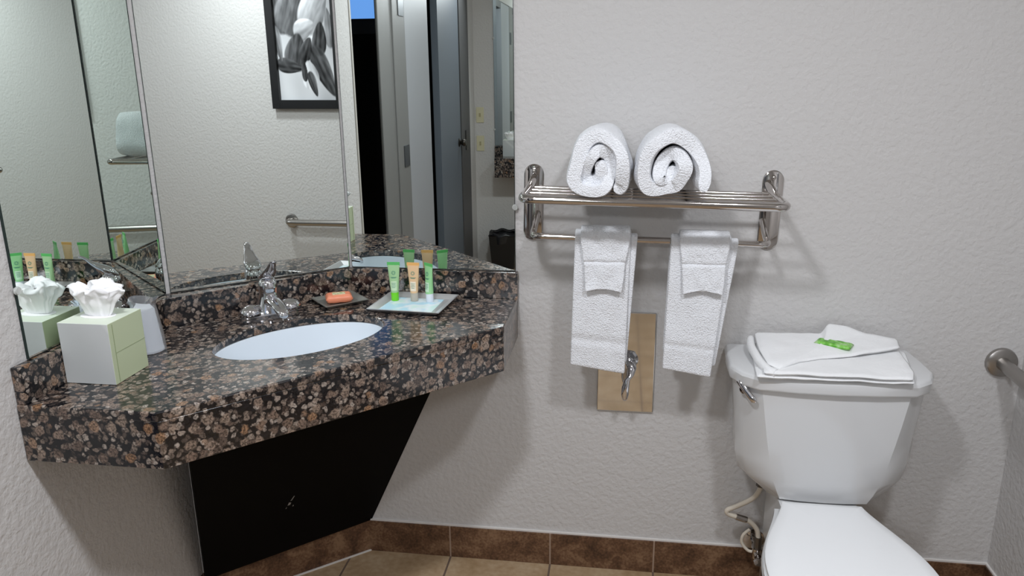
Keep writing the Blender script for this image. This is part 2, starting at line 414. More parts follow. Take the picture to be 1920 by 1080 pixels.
b = MB(); rr = []
for n_, z, hw, hh in [(.0, .036, .021, .018), (.02, .040, .021, .016), (.045, .040, .020, .013), (.07, .036, .018, .011), (.092, .029, .016, .010), (.104, .023, .013, .009), (.108, .019, .006, .005)]:
    rr.append([fp(hw*math.cos(t), n_, z+hh*math.sin(t)) for t in [2*PI*k/24 for k in range(24)]])
b.rings(rr); b.obj('spout', M_CHROME, faucet, True)
b = MB(); rr = []
for n_, z, hw, hh in [(-.022, .094, .014, .008), (-.012, .101, .022, .013), (.002, .108, .023, .014), (.016, .115, .020, .013), (.028, .124, .016, .010), (.040, .135, .012, .008), (.051, .147, .009, .005), (.061, .153, .0075, .0035), (.066, .153, .004, .002)]:
    rr.append([fp(hw*math.cos(t), n_, z+hh*math.sin(t)) for t in [2*PI*k/24 for k in range(24)]])
b.rings(rr); b.obj('lever_handle', M_CHROME, faucet, True)
b = MB(); b.tube([fp(0, -.030, .015), fp(0, -.030, .055)], .0025, 10); b.lathe([(.001, 0), (.005, .001), (.006, .005), (.004, .009), (.001, .010)], fp(0, -.030, .053), 16)
b.obj('drain_lift_rod', M_CHROME, faucet, 50)

# ------------------------------------------------------------ tissue box
def marble():
    m = mat('silver_marble_card', (.6, .62, .62), .35)
    n = tex(m, 'ShaderNodeTexWave', 2.6, 2.0, bands_direction='DIAGONAL'); n.inputs['Distortion'].default_value = 5; n.inputs['Detail Scale'].default_value = .8
    r = ramp(m, n.outputs[0], [(.0, (.50, .52, .52)), (.5, (.54, .56, .56)), (.95, (.56, .58, .58)), (1.0, (.66, .68, .67))]); lk(m, r.outputs[0], bsdf(m).inputs['Base Color']); return m
M_BOXG = mat('pale_green_card', (.50, .56, .37), .45)
M_BOXT = mat('pale_mint_card', (.70, .76, .64), .45)
M_BOXW = marble()
def tissue_box(x0, y0, s, z0, h, label, seed, puff=1.0):
    t = thing('tissue_box', label, 'tissue box', (x0+s/2, y0+s/2, z0))
    o = MB().box(x0, x0+s, y0, y0+s, z0+.0005, z0+h).obj('carton', M_BOXG, t, bevel=.0012)
    o.data.materials.append(M_BOXW); o.data.materials.append(M_BOXT)
    for p in o.data.polygons:
        if abs(p.normal.y) > .5: p.material_index = 1
        if p.normal.z > .5: p.material_index = 2
    # seams of the carton, darker green strips
    sm = MB(); sm.box(x0+s+.0002, x0+s+.0007, y0+.012, y0+.0135, z0+.004, z0+h-.004); sm.box(x0+s+.0002, x0+s+.0006, y0+.014, y0+s, z0+h*.50, z0+h*.505)
    sm.obj('carton_seam', mat('dark_green_seam', (.30, .35, .20), .6), t)
    cx, cy = x0+s/2-.003, y0+s/2
    sl = MB(); n = 28; sl.prism([(cx+.038*math.cos(2*PI*k/n), cy+.022*math.sin(2*PI*k/n)) for k in range(n)], z0+h+.0002, z0+h+.0008)
    sl.obj('slot_film', M_TISSUE, t)
    # crumpled tissue: ruffled closed fan
    rnd = random.Random(seed); NU, NV = 110, 26; V = []; F = []
    ph = [rnd.uniform(0, 6.28) for _ in range(8)]
    for j in range(NV):
        v = j/(NV-1)
        for i in range(NU):
            a = 2*PI*i/NU
            ex = (.026+.040*v**.8)*puff; ey = (.008+.034*v**.8)*puff
            rf = 1+(.10*v+.05)*(math.sin(11*a+ph[0]+2*v)*.5+math.sin(19*a+ph[1]-1.5*v)*.4+math.sin(4*a+ph[2])*.6)
            zz = z0+h+.001+(.058*puff)*math.sin(min(v*1.12, 1)*PI/2)*(1+.10*math.sin(3*a+ph[3])+.05*math.sin(9*a+ph[4]))
            if v > .72: k2 = (v-.72)/.28; rf *= 1-.80*k2**1.2; zz += (.008*math.sin(k2*PI)-.010*k2)*puff
            x = cx+ex*rf*math.cos(a)+.008*v*math.sin(2.2*a); y = cy+ey*rf*math.sin(a)
            q = noise.noise_vector(Vector((x, y, zz))*40)*.012*v+noise.noise_vector(Vector((x, y, zz))*95)*.006*v
            V.append((max(x+q.x, XL+.009) if x < -.9 and y > 1 else x+q.x, y+q.y, zz+q.z))
    for j in range(NV-1):
        for i in range(NU): F.append((j*NU+i, j*NU+(i+1) % NU, (j+1)*NU+(i+1) % NU, (j+1)*NU+i))
    c = len(V); tp = V[(NV-1)*NU:]; V.append((sum(p[0] for p in tp)/NU, sum(p[1] for p in tp)/NU, sum(p[2] for p in tp)/NU-.004))
    for i in range(NU): F.append(((NV-1)*NU+i, (NV-1)*NU+(i+1) % NU, c))
    mesh_obj('tissue', V, F, M_TISSUE, t, True)
    return t
tissue_box(-1.118, 1.322, .111, Z1, .130, 'pale green and silver tissue box on the left end of the granite counter', 3)

# wrapped plastic cup upside down
M_CUP = mat('frosted_cup_plastic', (.90, .92, .95), .35, trans=.35, ior=1.2)
cupt = thing('plastic_cup', 'upside-down frosted plastic cup in a clear wrapper behind the tissue box', 'cup', (-1.066, 1.525, Z1))
cc = (-1.066, 1.525, Z1)
MB().lathe([(.0355, .0005), (.0372, .002), (.0372, .006), (.0355, .008), (.0262, .098), (.024, .101), (.001, .101)], cc, 40).obj('cup_body', M_CUP, cupt, 40)
b = MB(); rr = []
for v, (r_, z) in enumerate([(.0385, .001), (.037, .03), (.0335, .06), (.0295, .09), (.027, .104), (.028, .113), (.033, .121)]):
    rr.append([Vector(cc)+Vector((r_*(1+.09*math.sin(5*t+v)*(v/6))*math.cos(t), r_*(1+.12*math.sin(4*t-v)*(v/6))*math.sin(t), z+.004*math.sin(3*t)*(v/6))) for t in [2*PI*k/40 for k in range(40)]])
b.rings(rr, cap=False); b.obj('wrapper', mat('clear_wrapper', (.9, .93, .97), .15, trans=.85, ior=1.1), cupt, True)

# ------------------------------------------------------------ trays
def tray(label, c, ax, ay, hx, hy, rimw, h, m, name='tray', group=None):
    """c centre; ax, ay unit vectors; half sizes at the rim"""
    t = thing(name, label, 'tray', tuple(c)); c = Vector(c)
    b = MB(); prof = [(hx-rimw, hy-rimw, .0008), (hx-rimw+.004, hy-rimw+.004, .0008), (hx, hy, h-.0015), (hx, hy, h), (hx-.003, hy-.003, h), (hx-rimw, hy-rimw, .0035), (.001, .001, .0035)]
    rr = [[c+ax*(sx*a)+ay*(sy*b_)+Vector((0, 0, z)) for sx, sy in ((-1, -1), (1, -1), (1, 1), (-1, 1))] for a, b_, z in prof]
    b.rings(rr); b.obj('dish', m, t, 20)
    return t
RA = math.radians(-5); ax = Vector((math.cos(RA), math.sin(RA), 0)); ay = Vector((-math.sin(RA)*1.0+.0, math.cos(RA), 0))
TC = Vector((-.550, 1.934, Z1))
bigtray = tray('large square silver tray holding three toiletry tubes, on the counter right', TC, ax, ay, .100, .088, .020, .013, M_SILVER, 'tray')
STC = Vector((-.765, 1.946, Z1))
a2 = Vector((math.cos(math.radians(43)), math.sin(math.radians(43)), 0)); b2 = Vector((-a2.y, a2.x, 0))
smtray = tray('small dark tray with an orange soap packet, beside the faucet', STC, a2, b2, .062, .056, .015, .011, M_DARKTRAY, 'tray')
# card in the tray
mc = mat('pale_blue_card', (.62, .80, .90), .4)
n = tex(mc, 'ShaderNodeTexNoise', 22, 2.0); r = ramp(mc, n.outputs[0], [(.42, (.50, .76, .88)), (.55, (.80, .88, .92)), (.7, (.62, .85, .80))]); lk(mc, r.outputs[0], bsdf(mc).inputs['Base Color'])
card = MB(); q = [TC+ax*x+ay*y for x, y in ((-.078, -.064), (.070, -.064), (.066, .058), (-.074, .056))]
card.add([p+Vector((0, 0, .0042)) for p in q]+[p+Vector((0, 0, .0050)) for p in q], [(3, 2, 1, 0), (4, 5, 6, 7), (0, 1, 5, 4), (1, 2, 6, 5), (2, 3, 7, 6), (3, 0, 4, 7)])
tag(card.obj('card', mc, loc=tuple(TC)), 'pale blue and white printed card lying flat in the silver tray', 'card')

# soap packet
M_SOAP = mat('orange_wrapper', (.80, .27, .15), .35)
def packet(name, label, c, ax_, hx, hy, h, m, cat, z_tilt=0):
    ay_ = Vector((-ax_.y, ax_.x, 0)); t = thing(name, label, cat, tuple(c)); c = Vector(c); V = []; F = []; NX, NY = 16, 12
    for s in (1, -1):
        for j in range(NY+1):
            for i in range(NX+1):
                u = i/NX*2-1; v = j/NY*2-1; e = min(1, (1-abs(u))*4.5+.0)*min(1, (1-abs(v))*4.5)
                zz = h/2+s*(h/2)*(e**.45 if e > 0 else 0)+.0006*math.sin(9*u+7*v)*e
                V.append(c+ax_*(hx*u)+ay_*(hy*v)+Vector((0, 0, zz+z_tilt*u+.0005)))
    W = (NX+1)*(NY+1)
    for s in (0, 1):
        for j in range(NY):
            for i in range(NX):
                a = s*W+j*(NX+1)+i; f = (a, a+1, a+NX+2, a+NX+1); F.append(f if s == 0 else f[::-1])
    bm_v = V
    o = mesh_obj('wrapper', V, F, m, t, True)
    bmx = bmesh.new(); bmx.from_mesh(o.data); bmesh.ops.remove_doubles(bmx, verts=bmx.verts, dist=.0002); bmesh.ops.recalc_face_normals(bmx, faces=bmx.faces); bmx.to_mesh(o.data); bmx.free()
    return t, c, ax_, ay_
ang = math.radians(25); sa = Vector((math.cos(ang), math.sin(ang), 0))
soap, sc_, sax, say = packet('soap_packet', 'orange wrapped bar of soap with a pale green label, on the small dark tray', STC+Vector((.002, -.008, .006)), sa, .036, .027, .021, M_SOAP, 'soap')
lb = MB(); lz = .0286-.006
qq = [sc_+sax*x+say*y+Vector((0, 0, lz-.0002)) for x, y in ((-.017, -.012), (.017, -.012), (.017, .012), (-.017, .012))]
lb.add(qq+[p-Vector((0, 0, .003)) for p in qq], [(0, 1, 2, 3), (7, 6, 5, 4), (0, 4, 5, 1), (1, 5, 6, 2), (2, 6, 7, 3), (3, 7, 4, 0)])
M_SLAB = mat('soap_label', (.62, .60, .38), .4)
n = tex(M_SLAB, 'ShaderNodeTexVoronoi', 160); r = ramp(M_SLAB, n.outputs['Distance'], [(.3, (.30, .42, .16)), (.5, (.70, .62, .42))]); lk(M_SLAB, r.outputs[0], bsdf(M_SLAB).inputs['Base Color'])
lb.obj('printed_label', M_SLAB, soap)

# ------------------------------------------------------------ toiletry tubes
M_INK = mat('dark_green_ink', (.09, .28, .20), .5)
def toiletry(label, x, y, rot, m_body, m_cap, m_top, m_print, capr=.0105, H=.108, ws=.0175):
    z0 = Z1+.0052; t = thing('toiletry_tube', label, 'toiletry tube', (x, y, z0), 'toiletry tubes in the silver tray')
    ca, sa_ = math.cos(rot), math.sin(rot)
    def P(u, v, z): return Vector((x+u*ca-v*sa_, y+u*sa_+v*ca, z0+z))
    caph = .024
    MB().rings([[P(r_*math.cos(a), r_*math.sin(a), z) for a in [2*PI*k/28 for k in range(28)]] for r_, z in ((capr*.96, 0), (capr, .001), (capr, caph-.001), (capr*.97, caph))]).obj('cap', m_cap, t, 40)
    def half(z):
        k = (z-caph)/(H-caph); k = max(0, min(1, k))
        return capr+(ws-capr)*k**.9, capr*(1-k)**.75+.0009
    rr = []
    for i in range(15):
        z = caph+(H-.008-caph)*i/14; a_, b_ = half(z); rr.append([P(a_*math.cos(q), b_*math.sin(q), z) for q in [2*PI*k/32 for k in range(32)]])
    MB().rings(rr).obj('tube_body', m_body, t, 50)
    MB().rings([[P(sx*ws, sy*.0010, z) for sx, sy in ((-1, -1), (1, -1), (1, 1), (-1, 1))] for z in (H-.0095, H)]).obj('crimp', m_top, t)
    # printed emblem and lines of small print, wrapped on the front face
    def surf(u, z):
        a_, b_ = half(z); return P(u, -b_*math.sqrt(max(0, 1-(u/a_)**2))-.00035, z)
    def patch(mb, u0, u1, za, zb, n=6):
        g = [surf(u0+(u1-u0)*i/n, za) for i in range(n+1)]+[surf(u0+(u1-u0)*i/n, zb) for i in range(n+1)]
        back = [p+P(0, .0003, 0)-P(0, 0, 0) for p in g]; k = n+1
        f = [(i, i+1, i+1+k, i+k) for i in range(n)]; m_ = 2*k
        f += [(m_+i+k, m_+i+1+k, m_+i+1, m_+i) for i in range(n)]
        f += [(0, k, m_+k, m_), (n, m_+n, m_+n+k, n+k)]+[(i, m_+i, m_+i+1, i+1) for i in range(n)]+[(i+k, i+1+k, m_+i+1+k, m_+i+k) for i in range(n)]
        mb.add(g+back, f)
    pb = MB(); patch(pb, -.0078, .0078, .030, .056); pb.obj('printed_panel', m_print, t)
    ib = MB(); zc = .079
    for k in range(8):          # leaf rosette
        a = 2*PI*k/8+.2; r_ = .0062
        L = [(r_*.35*math.cos(a), r_*.35*math.sin(a)), (r_*.75*math.cos(a+.26), r_*.75*math.sin(a+.26)), (r_*1.05*math.cos(a), r_*1.05*math.sin(a)), (r_*.75*math.cos(a-.26), r_*.75*math.sin(a-.26))]
        g = [surf(u, zc+w_) for u, w_ in L]; ib.add(g+[p+P(0, .0003, 0)-P(0, 0, 0) for p in g], [(0, 1, 2, 3), (7, 6, 5, 4)]+[(i, (i+1) % 4, 4+(i+1) % 4, 4+i) for i in range(4)])
    for z_, w_ in ((.0665, .0085), (.0645, .006), (.050, .006), (.046, .0052), (.042, .006), (.038, .0045)):
        zz_ = z_; 
        g0_ = MB(); a_, b_ = half(zz_)
        patch(ib, -w_, w_, zz_, zz_+.0011, 5)
    for i, p in enumerate(ib.v): ib.v[i] = tuple(Vector(p)+(P(0, -.0004, 0)-P(0, 0, 0)))
    ib.obj('print', M_INK, t)
    return t
M_TG = mat('clear_green_gel', (.50, .78, .42), .2, trans=.25); M_TO = mat('peach_tube', (.86, .58, .34), .25, trans=.1)
M_TM = mat('mint_green_tube', (.36, .72, .34), .25, trans=.1); M_CG = mat('lime_cap', (.16, .62, .02), .25)
M_CC = mat('clear_cap', (.72, .66, .56), .2, trans=.4); M_CW = mat('white_cap', (.72, .76, .82), .25)
M_TT = mat('green_crimp', (.12, .50, .14), .3); M_OT = mat('orange_crimp', (.82, .46, .16), .3)
M_P1 = mat('pale_green_print', (.58, .74, .50), .4); M_P2 = mat('cream_print', (.86, .74, .58), .4); M_P3 = mat('pale_mint_print', (.55, .76, .55), .4)
toiletry('green toiletry tube with a lime green cap, leftmost on the silver tray', -.612, 1.966, math.radians(4), M_TG, M_CG, M_TT, M_P1)
toiletry('orange toiletry tube with a clear cap, in the middle of the silver tray', -.557, 1.966, math.radians(-3), M_TO, M_CC, M_OT, M_P2)
toiletry('green toiletry tube with a white cap, turned sideways, rightmost on the silver tray', -.513, 1.962, math.radians(-38), M_TM, M_CW, M_TT, M_P3)

# ------------------------------------------------------------ towel rack
rack = thing('towel_rack', 'chrome hotel towel shelf with a lower hanging bar on the back wall', 'towel rack', (.07, 2.05, 1.0))
ROT = Matrix.Rotation(math.radians(1.15), 4, 'Y'); RC = Vector((.07, 2.05, 1.11))
def rk(p): return RC+ROT @ (Vector(p)-RC)
def robj(mb, name, m=M_NICKEL, smooth=40, **k):
    mb.v = [tuple(rk(p)) for p in mb.v]; return mb.obj(name, m, rack, smooth, **k)
for xc in (-.236, .382):
    st_ = []
    for k in range(13): a = PI*k/12; st_.append((xc+.026*math.cos(a), 1.190+.026*math.sin(a)))
    for k in range(13): a = PI+PI*k/12; st_.append((xc+.026*math.cos(a), 1.034+.026*math.sin(a)))
    b = MB(); b.rings([[(x, y, z) for x, z in st_] for y in (2.0495, 2.0455)]+[[(xc+(x-xc)*.94, 2.044, 1.112+(z-1.112)*.985) for x, z in st_]])
    robj(b, 'wall_plate')
    for z in (1.197, 1.027):
        b = MB(); b.lathe([(.001, .0035), (.0035, .003), (.006, 0), (.006, -.002), (.001, -.002)], (0, 0, 0), 16); b.v = [(xc+p[0], 2.0435-p[2], z+p[1]) for p in b.v]; robj(b, 'screw')
ZS = 1.160
xl, xr = -.238, .374
b = MB(); b.tube(arc_path([(xl+.004, 2.046, ZS+.022), (xl-.002, 1.985, ZS), (xl, 1.800, ZS), (xr, 1.800, ZS), (xr+.002, 1.985, ZS), (xr-.004, 2.046, ZS+.022)], .032, 7), .0105, 14); robj(b, 'shelf_frame')
for y in (1.850, 1.900, 1.950, 2.000):
    b = MB(); b.tube([(xl+.004, y, ZS), (xr-.004, y, ZS)], .0055, 10); robj(b, 'shelf_bar')
b = MB(); b.tube(arc_path([(xl+.014, 2.046, 1.085), (xl+.010, 1.985, 1.046), (xl+.014, 1.935, 1.044), (xr-.010, 1.935, 1.044), (xr-.006, 1.985, 1.046), (xr-.010, 2.046, 1.085)], .024, 6), .0085, 12); robj(b, 'hanging_bar')

# ------------------------------------------------------------ rolled towels
def rolled(label, path, yb, yf, th, seed, group='rolled bath towels on the rack shelf'):
    mx = sum(p[0] for p in path)/len(path); mz = sum(p[1] for p in path)/len(path)
    path = [(mx+(x-mx)*.90, mz+(z-mz)*.915+.002) for x, z in path]
    xs = [p[0] for p in path]; zs = [p[1] for p in path]
    t = thing('rolled_towel', label, 'towel', ((min(xs)+max(xs))/2, (yb+yf)/2, min(zs)-th/2), group)
    P = catmull([(x, 0, z) for x, z in path], 7); n = len(P); NY = 16; K = 12
    V = []; F = []
    for j in range(NY+1):
        v = j/NY; y = yf+(yb-yf)*v
        endr = min(1, min(v, 1-v)*12)
        for i in range(n):
            a = P[max(i-1, 0)]; c_ = P[min(i+1, n-1)]; tn = (c_-a).normalized(); nm = Vector((tn.z, 0, -tn.x))
            s = i/(n-1); tk = th*(1-.24*s)*(.80+.20*math.sqrt(endr) if endr < 1 else 1)
            if i < 4 or i > n-5: tk *= .52+.12*min(i, n-1-i)
            rec = (.020*s+.007*math.sin(7*s*PI+seed)+.004*math.sin(31*s+seed))*(1-v)**3
            for k in range(K):
                q = 2*PI*k/K; off = nm*(math.cos(q)*tk/2)+tn*(math.sin(q)*tk/2*.35)
                p = Vector((P[i].x, y+rec, P[i].z))+off
                nz = noise.noise(Vector((p.x*17+seed, p.y*14, p.z*17)))*.008
                V.append(p+nm*nz)
    row = n*K
    # build as stack of band cross sections (closed loops around the band outline)
    # outline loop for each y: right side forward then left side back
    V2 = []; F2 = []
    for j in range(NY+1):
        outl = [V[j*row+i*K+0] for i in range(n)]; inl = [V[j*row+i*K+K//2] for i in range(n)]
        capa = [V[j*row+(n-1)*K+K//4]]; capb = [V[j*row+0*K+3*K//4]]
        V2 += outl+capa+inl[::-1]+capb
    L = 2*n+2
    for j in range(NY):
        for i in range(L): F2.append((j*L+i, j*L+(i+1) % L, (j+1)*L+(i+1) % L, (j+1)*L+i))
    for j, fl in ((0, False), (NY, True)):   # end caps as strips between the two sides
        for i in range(n-1):
            a = j*L+i; b_ = j*L+i+1; c_ = j*L+(2*n-i-1); d_ = j*L+(2*n-i)
            F2.append((a, b_, c_, d_))
        F2.append((j*L+n-1, j*L+n, j*L+n+1)); F2.append((j*L+0, j*L+2*n, j*L+2*n+1))
    o = mesh_obj('terry_roll', V2, F2, M_TERRY, t, True)
    b_ = o.modifiers.new('bevel', 'BEVEL'); b_.width = .006; b_.segments = 3; b_.limit_method = 'ANGLE'; b_.angle_limit = math.radians(55)
    return t
PA = [(-.0138, 1.1865), (.0035, 1.1969), (.0075, 1.2295), (.0033, 1.2680), (-.0152, 1.3000), (-.0537, 1.3195), (-.0895, 1.3035), (-.1103, 1.2612), (-.1159, 1.2162), (-.1025, 1.1900), (-.0731, 1.1835), (-.0476, 1.1900), (-.0338, 1.2107), (-.0265, 1.2400), (-.0333, 1.2686), (-.0548, 1.2806), (-.0748, 1.2664), (-.0865, 1.2410), (-.0871, 1.2163), (-.0715, 1.2071), (-.0553, 1.2166), (-.0528, 1.2392), (-.0612, 1.2504)]
PB = [(.1864, 1.1880), (.1906, 1.2270), (.1794, 1.2676), (.1533, 1.2990), (.1104, 1.3174), (.0720, 1.3017), (.0496, 1.2690), (.0392, 1.2277), (.0463, 1.2003), (.0670, 1.1862), (.0991, 1.1855), (.1247, 1.1930), (.1382, 1.2175), (.1425, 1.2456), (.1304, 1.2674), (.1105, 1.2742), (.0906, 1.2602), (.0789, 1.2341), (.0780, 1.2137), (.0923, 1.2058), (.1079, 1.2121), (.1167, 1.2304), (.1169, 1.2424)]
rolled('rolled white bath towel, left one on the chrome shelf', PA, 2.030, 1.778, .040, 1.3)
rolled('rolled white bath towel with a loose tail, right one on the chrome shelf', PB, 2.030, 1.778, .038, 4.7)

# ------------------------------------------------------------ hanging towels
def hung(name, parent, x0t, x1t, x0b, x1b, zf, zbk, yb, zbar, rad, th, seed, band=None, gather=0, hem=0, wav=.002, m=M_TERRY, tilt=0, hemcurve=0):
    """sheet draped over the bar: front leg down to zf, back leg to zbk"""
    prof = []; ztop = zbar
    NF, NA, NB = 34, 8, 16
    for i in range(NF): z = zf+(ztop-zf)*i/NF; prof.append((yb-rad, z, 1))
    for i in range(NA+1): a = PI-PI*i/NA; prof.append((yb+rad*math.cos(a), ztop+rad*math.sin(a), 1))
    for i in range(1, NB+1): z = ztop-(ztop-zbk)*i/NB; prof.append((yb+rad, z, 0))
    M_ = 18; V = []; F = []
    for i, (y, z, fr_) in enumerate(prof):
        k = max(0, min(1, (ztop-z)/(ztop-zf))); xa = x0t+(x0b-x0t)*k; xb = x1t+(x1b-x1t)*k
        g = 1.0
        if gather: 
            g = 1-gather*math.exp(-((z-(zf+.075))/.035)**2)
        xm = (xa+xb)/2
        for j in range(M_+1):
            u = j/M_; x = xm+(xa+(xb-xa)*u-xm)*g
            q = noise.noise(Vector((x*16+seed, z*7, fr_*3+seed)))*wav*2+noise.noise(Vector((x*50+seed, z*30, 3)))*wav*.5
            dy = -abs(q)*1.2 if fr_ else abs(q)*.6
            if fr_ and i < NF: dy -= .012*(k**1.5)*tilt
            if band and fr_ and i < NF and any(abs(z-b0) < bw for b0, bw in band): dy += .0032
            zz = z + (-.010*tilt*(u-.5)*k*0)
            if i < 3: zz += hemcurve*math.sin(PI*u)*(1-i/3)*1.0-.004*u*hem*(1-i/3)
            if hem: zz -= hem*(u-.5)*k*.016
            V.append((x, y+dy, zz + (.0 if fr_ else 0)))
    for i in range(len(prof)-1):
        for j in range(M_):
            a = i*(M_+1)+j; F.append((a, a+1, a+M_+2, a+M_+1))
    o = mesh_obj(name, V, F, m, parent, True)
    s = o.modifiers.new('solidify', 'SOLIDIFY'); s.thickness = th; s.offset = 0
    s = o.modifiers.new('subsurf', 'SUBSURF'); s.levels = 2; s.render_levels = 2
    return o
def towel_set(xo, label_t, label_w, seed, H_, W_):
    t = thing('hand_towel', label_t, 'towel', (H_[0]+.07, 1.935, 1.04), 'hand towels on the lower bar')
    hung('towel_fold', t, H_[0], H_[1], H_[2], H_[3], .701, .735, 1.935, 1.045+H_[6], .0165, .012, seed, band=[(.786, .0035), (.770, .0035)], hem=1, tilt=.7)
    hung('inner_fold', t, H_[0]+.03, H_[4], H_[2]+.03, H_[5], .715, .75, 1.935, 1.044+H_[6], .0155-.006, .009, seed+5, tilt=-.2)
    w_ = thing('washcloth', label_w, 'washcloth', (W_[0]+.06, 1.935, 1.06), 'washcloths over the hand towels')
    hung('cloth_fold', w_, W_[0], W_[1], W_[2], W_[3], .914, .955, 1.935, 1.046+H_[6], .0275, .009, seed+9, band=[(.992, .0028)], gather=.035, wav=.0045, tilt=.8, hemcurve=.010)
towel_set(0, 'white hand towel hanging on the lower bar, left one, in front of the chrome plate', 'small white washcloth folded over the left hanging hand towel', 2.0,
          (-.116, .026, -.124, .020, .042, .024, .004), (-.101, .024, -.086, .006))
towel_set(1, 'white hand towel hanging on the lower bar, right one, nearer the toilet', 'small white washcloth folded over the right hanging hand towel', 11.0,
          (.124, .272, .116, .240, .290, .252, -.004), (.145, .267, .158, .256))

# ------------------------------------------------------------ chrome valve plate
M_PLATE = mat('polished_plate', (.74, .74, .73), .05, 1.0)
vp = thing('valve_plate', 'rectangular polished chrome wall plate with a lever, behind the left hand towel', 'shower valve', (.025, 2.05, .52))
MB().box(-.055, .104, 2.0425, 2.0495, .521, .818).obj('plate', M_PLATE, vp, bevel=.003)
b = MB(); b.lathe([(.001, .034), (.013, .033), (.018, .026), (.020, .012), (.026, .004), (.028, 0), (.001, 0)], (0, 0, 0), 28); b.v = [(.030+p[0], 2.0425-p[2], .680+p[1]) for p in b.v]; b.obj('valve_stem', M_CHROME, vp, 50)
b = MB(); rr = []
for (x, y, z), hw, hh in [((.034, 2.006, .690), .016, .010), ((.040, 1.998, .672), .013, .010), ((.038, 1.990, .655), .009, .008), ((.028, 1.984, .642), .008, .007), ((.024, 1.980, .622), .0105, .007), ((.023, 1.978, .600), .0105, .006), ((.023, 1.979, .586), .007, .005), ((.023, 1.980, .582), .003, .002)]:
    rr.append([Vector((x+hw*math.cos(t), y+hh*math.sin(t), z)) for t in [2*PI*k/20 for k in range(20)]])
b.rings(rr); b.obj('lever_handle', M_CHROME, vp, True)

# ------------------------------------------------------------ toilet
toilet = thing('toilet', 'white two-piece toilet with closed lid against the back wall', 'toilet', (.525, 1.78, 0))
TX = .527
def tank_ring(z, wf, ws, yf, ys, yb=2.035, wb=None):
    wb = wb or ws-.012
    P = [(TX-wf, yf), (TX-wf*.5, yf-.006), (TX, yf-.008), (TX+wf*.5, yf-.006), (TX+wf, yf)]
    P += [(TX+wf+(ws-wf)*.75, yf+(ys-yf)*.55), (TX+ws, ys), (TX+ws-.004, (ys+yb)/2), (TX+wb, yb), (TX, yb), (TX-wb, yb), (TX-ws+.004, (ys+yb)/2), (TX-ws, ys), (TX-wf-(ws-wf)*.75, yf+(ys-yf)*.55)]
    return [(x, y, z) for x, y in P]
b = MB(); b.rings([tank_ring(.392, .098, .125, 1.835, 1.875, wb=.12), tank_ring(.398, .106, .140, 1.828, 1.880, wb=.13), tank_ring(.425, .117, .176, 1.822, 1.885, wb=.16), tank_ring(.452, .127, .205, 1.820, 1.888), tank_ring(.50, .139, .216, 1.818, 1.890), tank_ring(.56, .150, .218, 1.817, 1.890), tank_ring(.62, .160, .224, 1.816, 1.890), tank_ring(.700, .172, .231, 1.816, 1.890)])
b.obj('tank', M_PORC, toilet, 30, bevel=.006, seg=4)
def lid_ring(z, g):
    wf, ws, yf, ys, yb = .178+g*.6, .238+g, 1.808-g, 1.885-g*.3, 2.040
    P = [(TX-wf, yf), (TX-wf*.5, yf-.009), (TX, yf-.012), (TX+wf*.5, yf-.009), (TX+wf, yf), (TX+wf+(ws-wf)*.62, yf+(ys-yf)*.38), (TX+ws, ys), (TX+ws, (ys+yb)/2), (TX+ws-.006, yb), (TX, yb), (TX-ws+.006, yb), (TX-ws, (ys+yb)/2), (TX-ws, ys), (TX-wf-(ws-wf)*.62, yf+(ys-yf)*.38)]
    return [(x, y, z) for x, y in P]
b = MB(); b.rings([lid_ring(.700, 0), lid_ring(.704, .004), lid_ring(.728, .006), lid_ring(.736, .0015), lid_ring(.739, -.008)])
b.obj('tank_lid', M_PORC, toilet, 35, bevel=.003, seg=3)
# flush lever on the left front bevel
fl = MB(); fl.lathe([(.001, .012), (.010, .011), (.013, .004), (.013, 0), (.001, 0)], (0, 0, 0), 20, M=Matrix.Translation((.320, 1.847, .688)) @ Matrix.Rotation(math.radians(-48), 4, 'Z') @ Matrix.Rotation(math.radians(90), 4, 'X'))
rr = []
for (x, y, z), a_ in [((.300, 1.846, .709), .006), ((.308, 1.838, .702), .008), ((.318, 1.830, .690), .0075), ((.330, 1.820, .677), .0085), ((.337, 1.815, .670), .0085), ((.340, 1.813, .667), .004)]:
    rr.append([Vector((x, y, z))+Vector((.7, -.3, .6)).normalized()*(a_*math.cos(t))+Vector((.4, .6, -.1)).normalized()*(a_*.6*math.sin(t)) for t in [2*PI*k/16 for k in range(16)]])
fl.rings(rr); fl.obj('flush_lever', M_CHROME, toilet, 50)
# bowl, seat, lid (elongated)
BC = (.515, 1.56)
def bowl_ring(z, wmax, yb, yf, wb, n=40, cx=.515):
    """closed outline; back edge flat at yb with half width wb, widest wmax, front tip yf"""
    R_ = []; L = yb-yf
    for k in range(n+1):
        s = k/n
        y = yb-L*(1-math.cos(PI*s))/2
        f = (yb-y)/L
        wd = wb+(wmax-wb)*math.sin(min(f/.50, 1)*PI/2)**1.3 if f < .5 else wmax*math.sqrt(max(0, 1-((f-.5)/.5)**2.3))
        R_.append((wd, y))
    left = [(cx-w_, y, z) for w_, y in R_]; right = [(cx+w_, y, z) for w_, y in R_[::-1][1:]]
    return left+right
b = MB(); b.box(.515-.095, .515+.095, 1.79, 1.985, .20, .391); b.rings([bowl_ring(0.0, .115, 1.80, 1.38, .105), bowl_ring(.02, .113, 1.80, 1.385, .103), bowl_ring(.12, .100, 1.79, 1.38, .095), bowl_ring(.22, .115, 1.80, 1.34, .10), bowl_ring(.30, .155, 1.81, 1.28, .105), bowl_ring(.345, .178, 1.812, 1.235, .108), bowl_ring(.372, .183, 1.812, 1.225, .110), bowl_ring(.379, .180, 1.810, 1.228, .108)])
b.obj('bowl', M_PORC, toilet, 50)
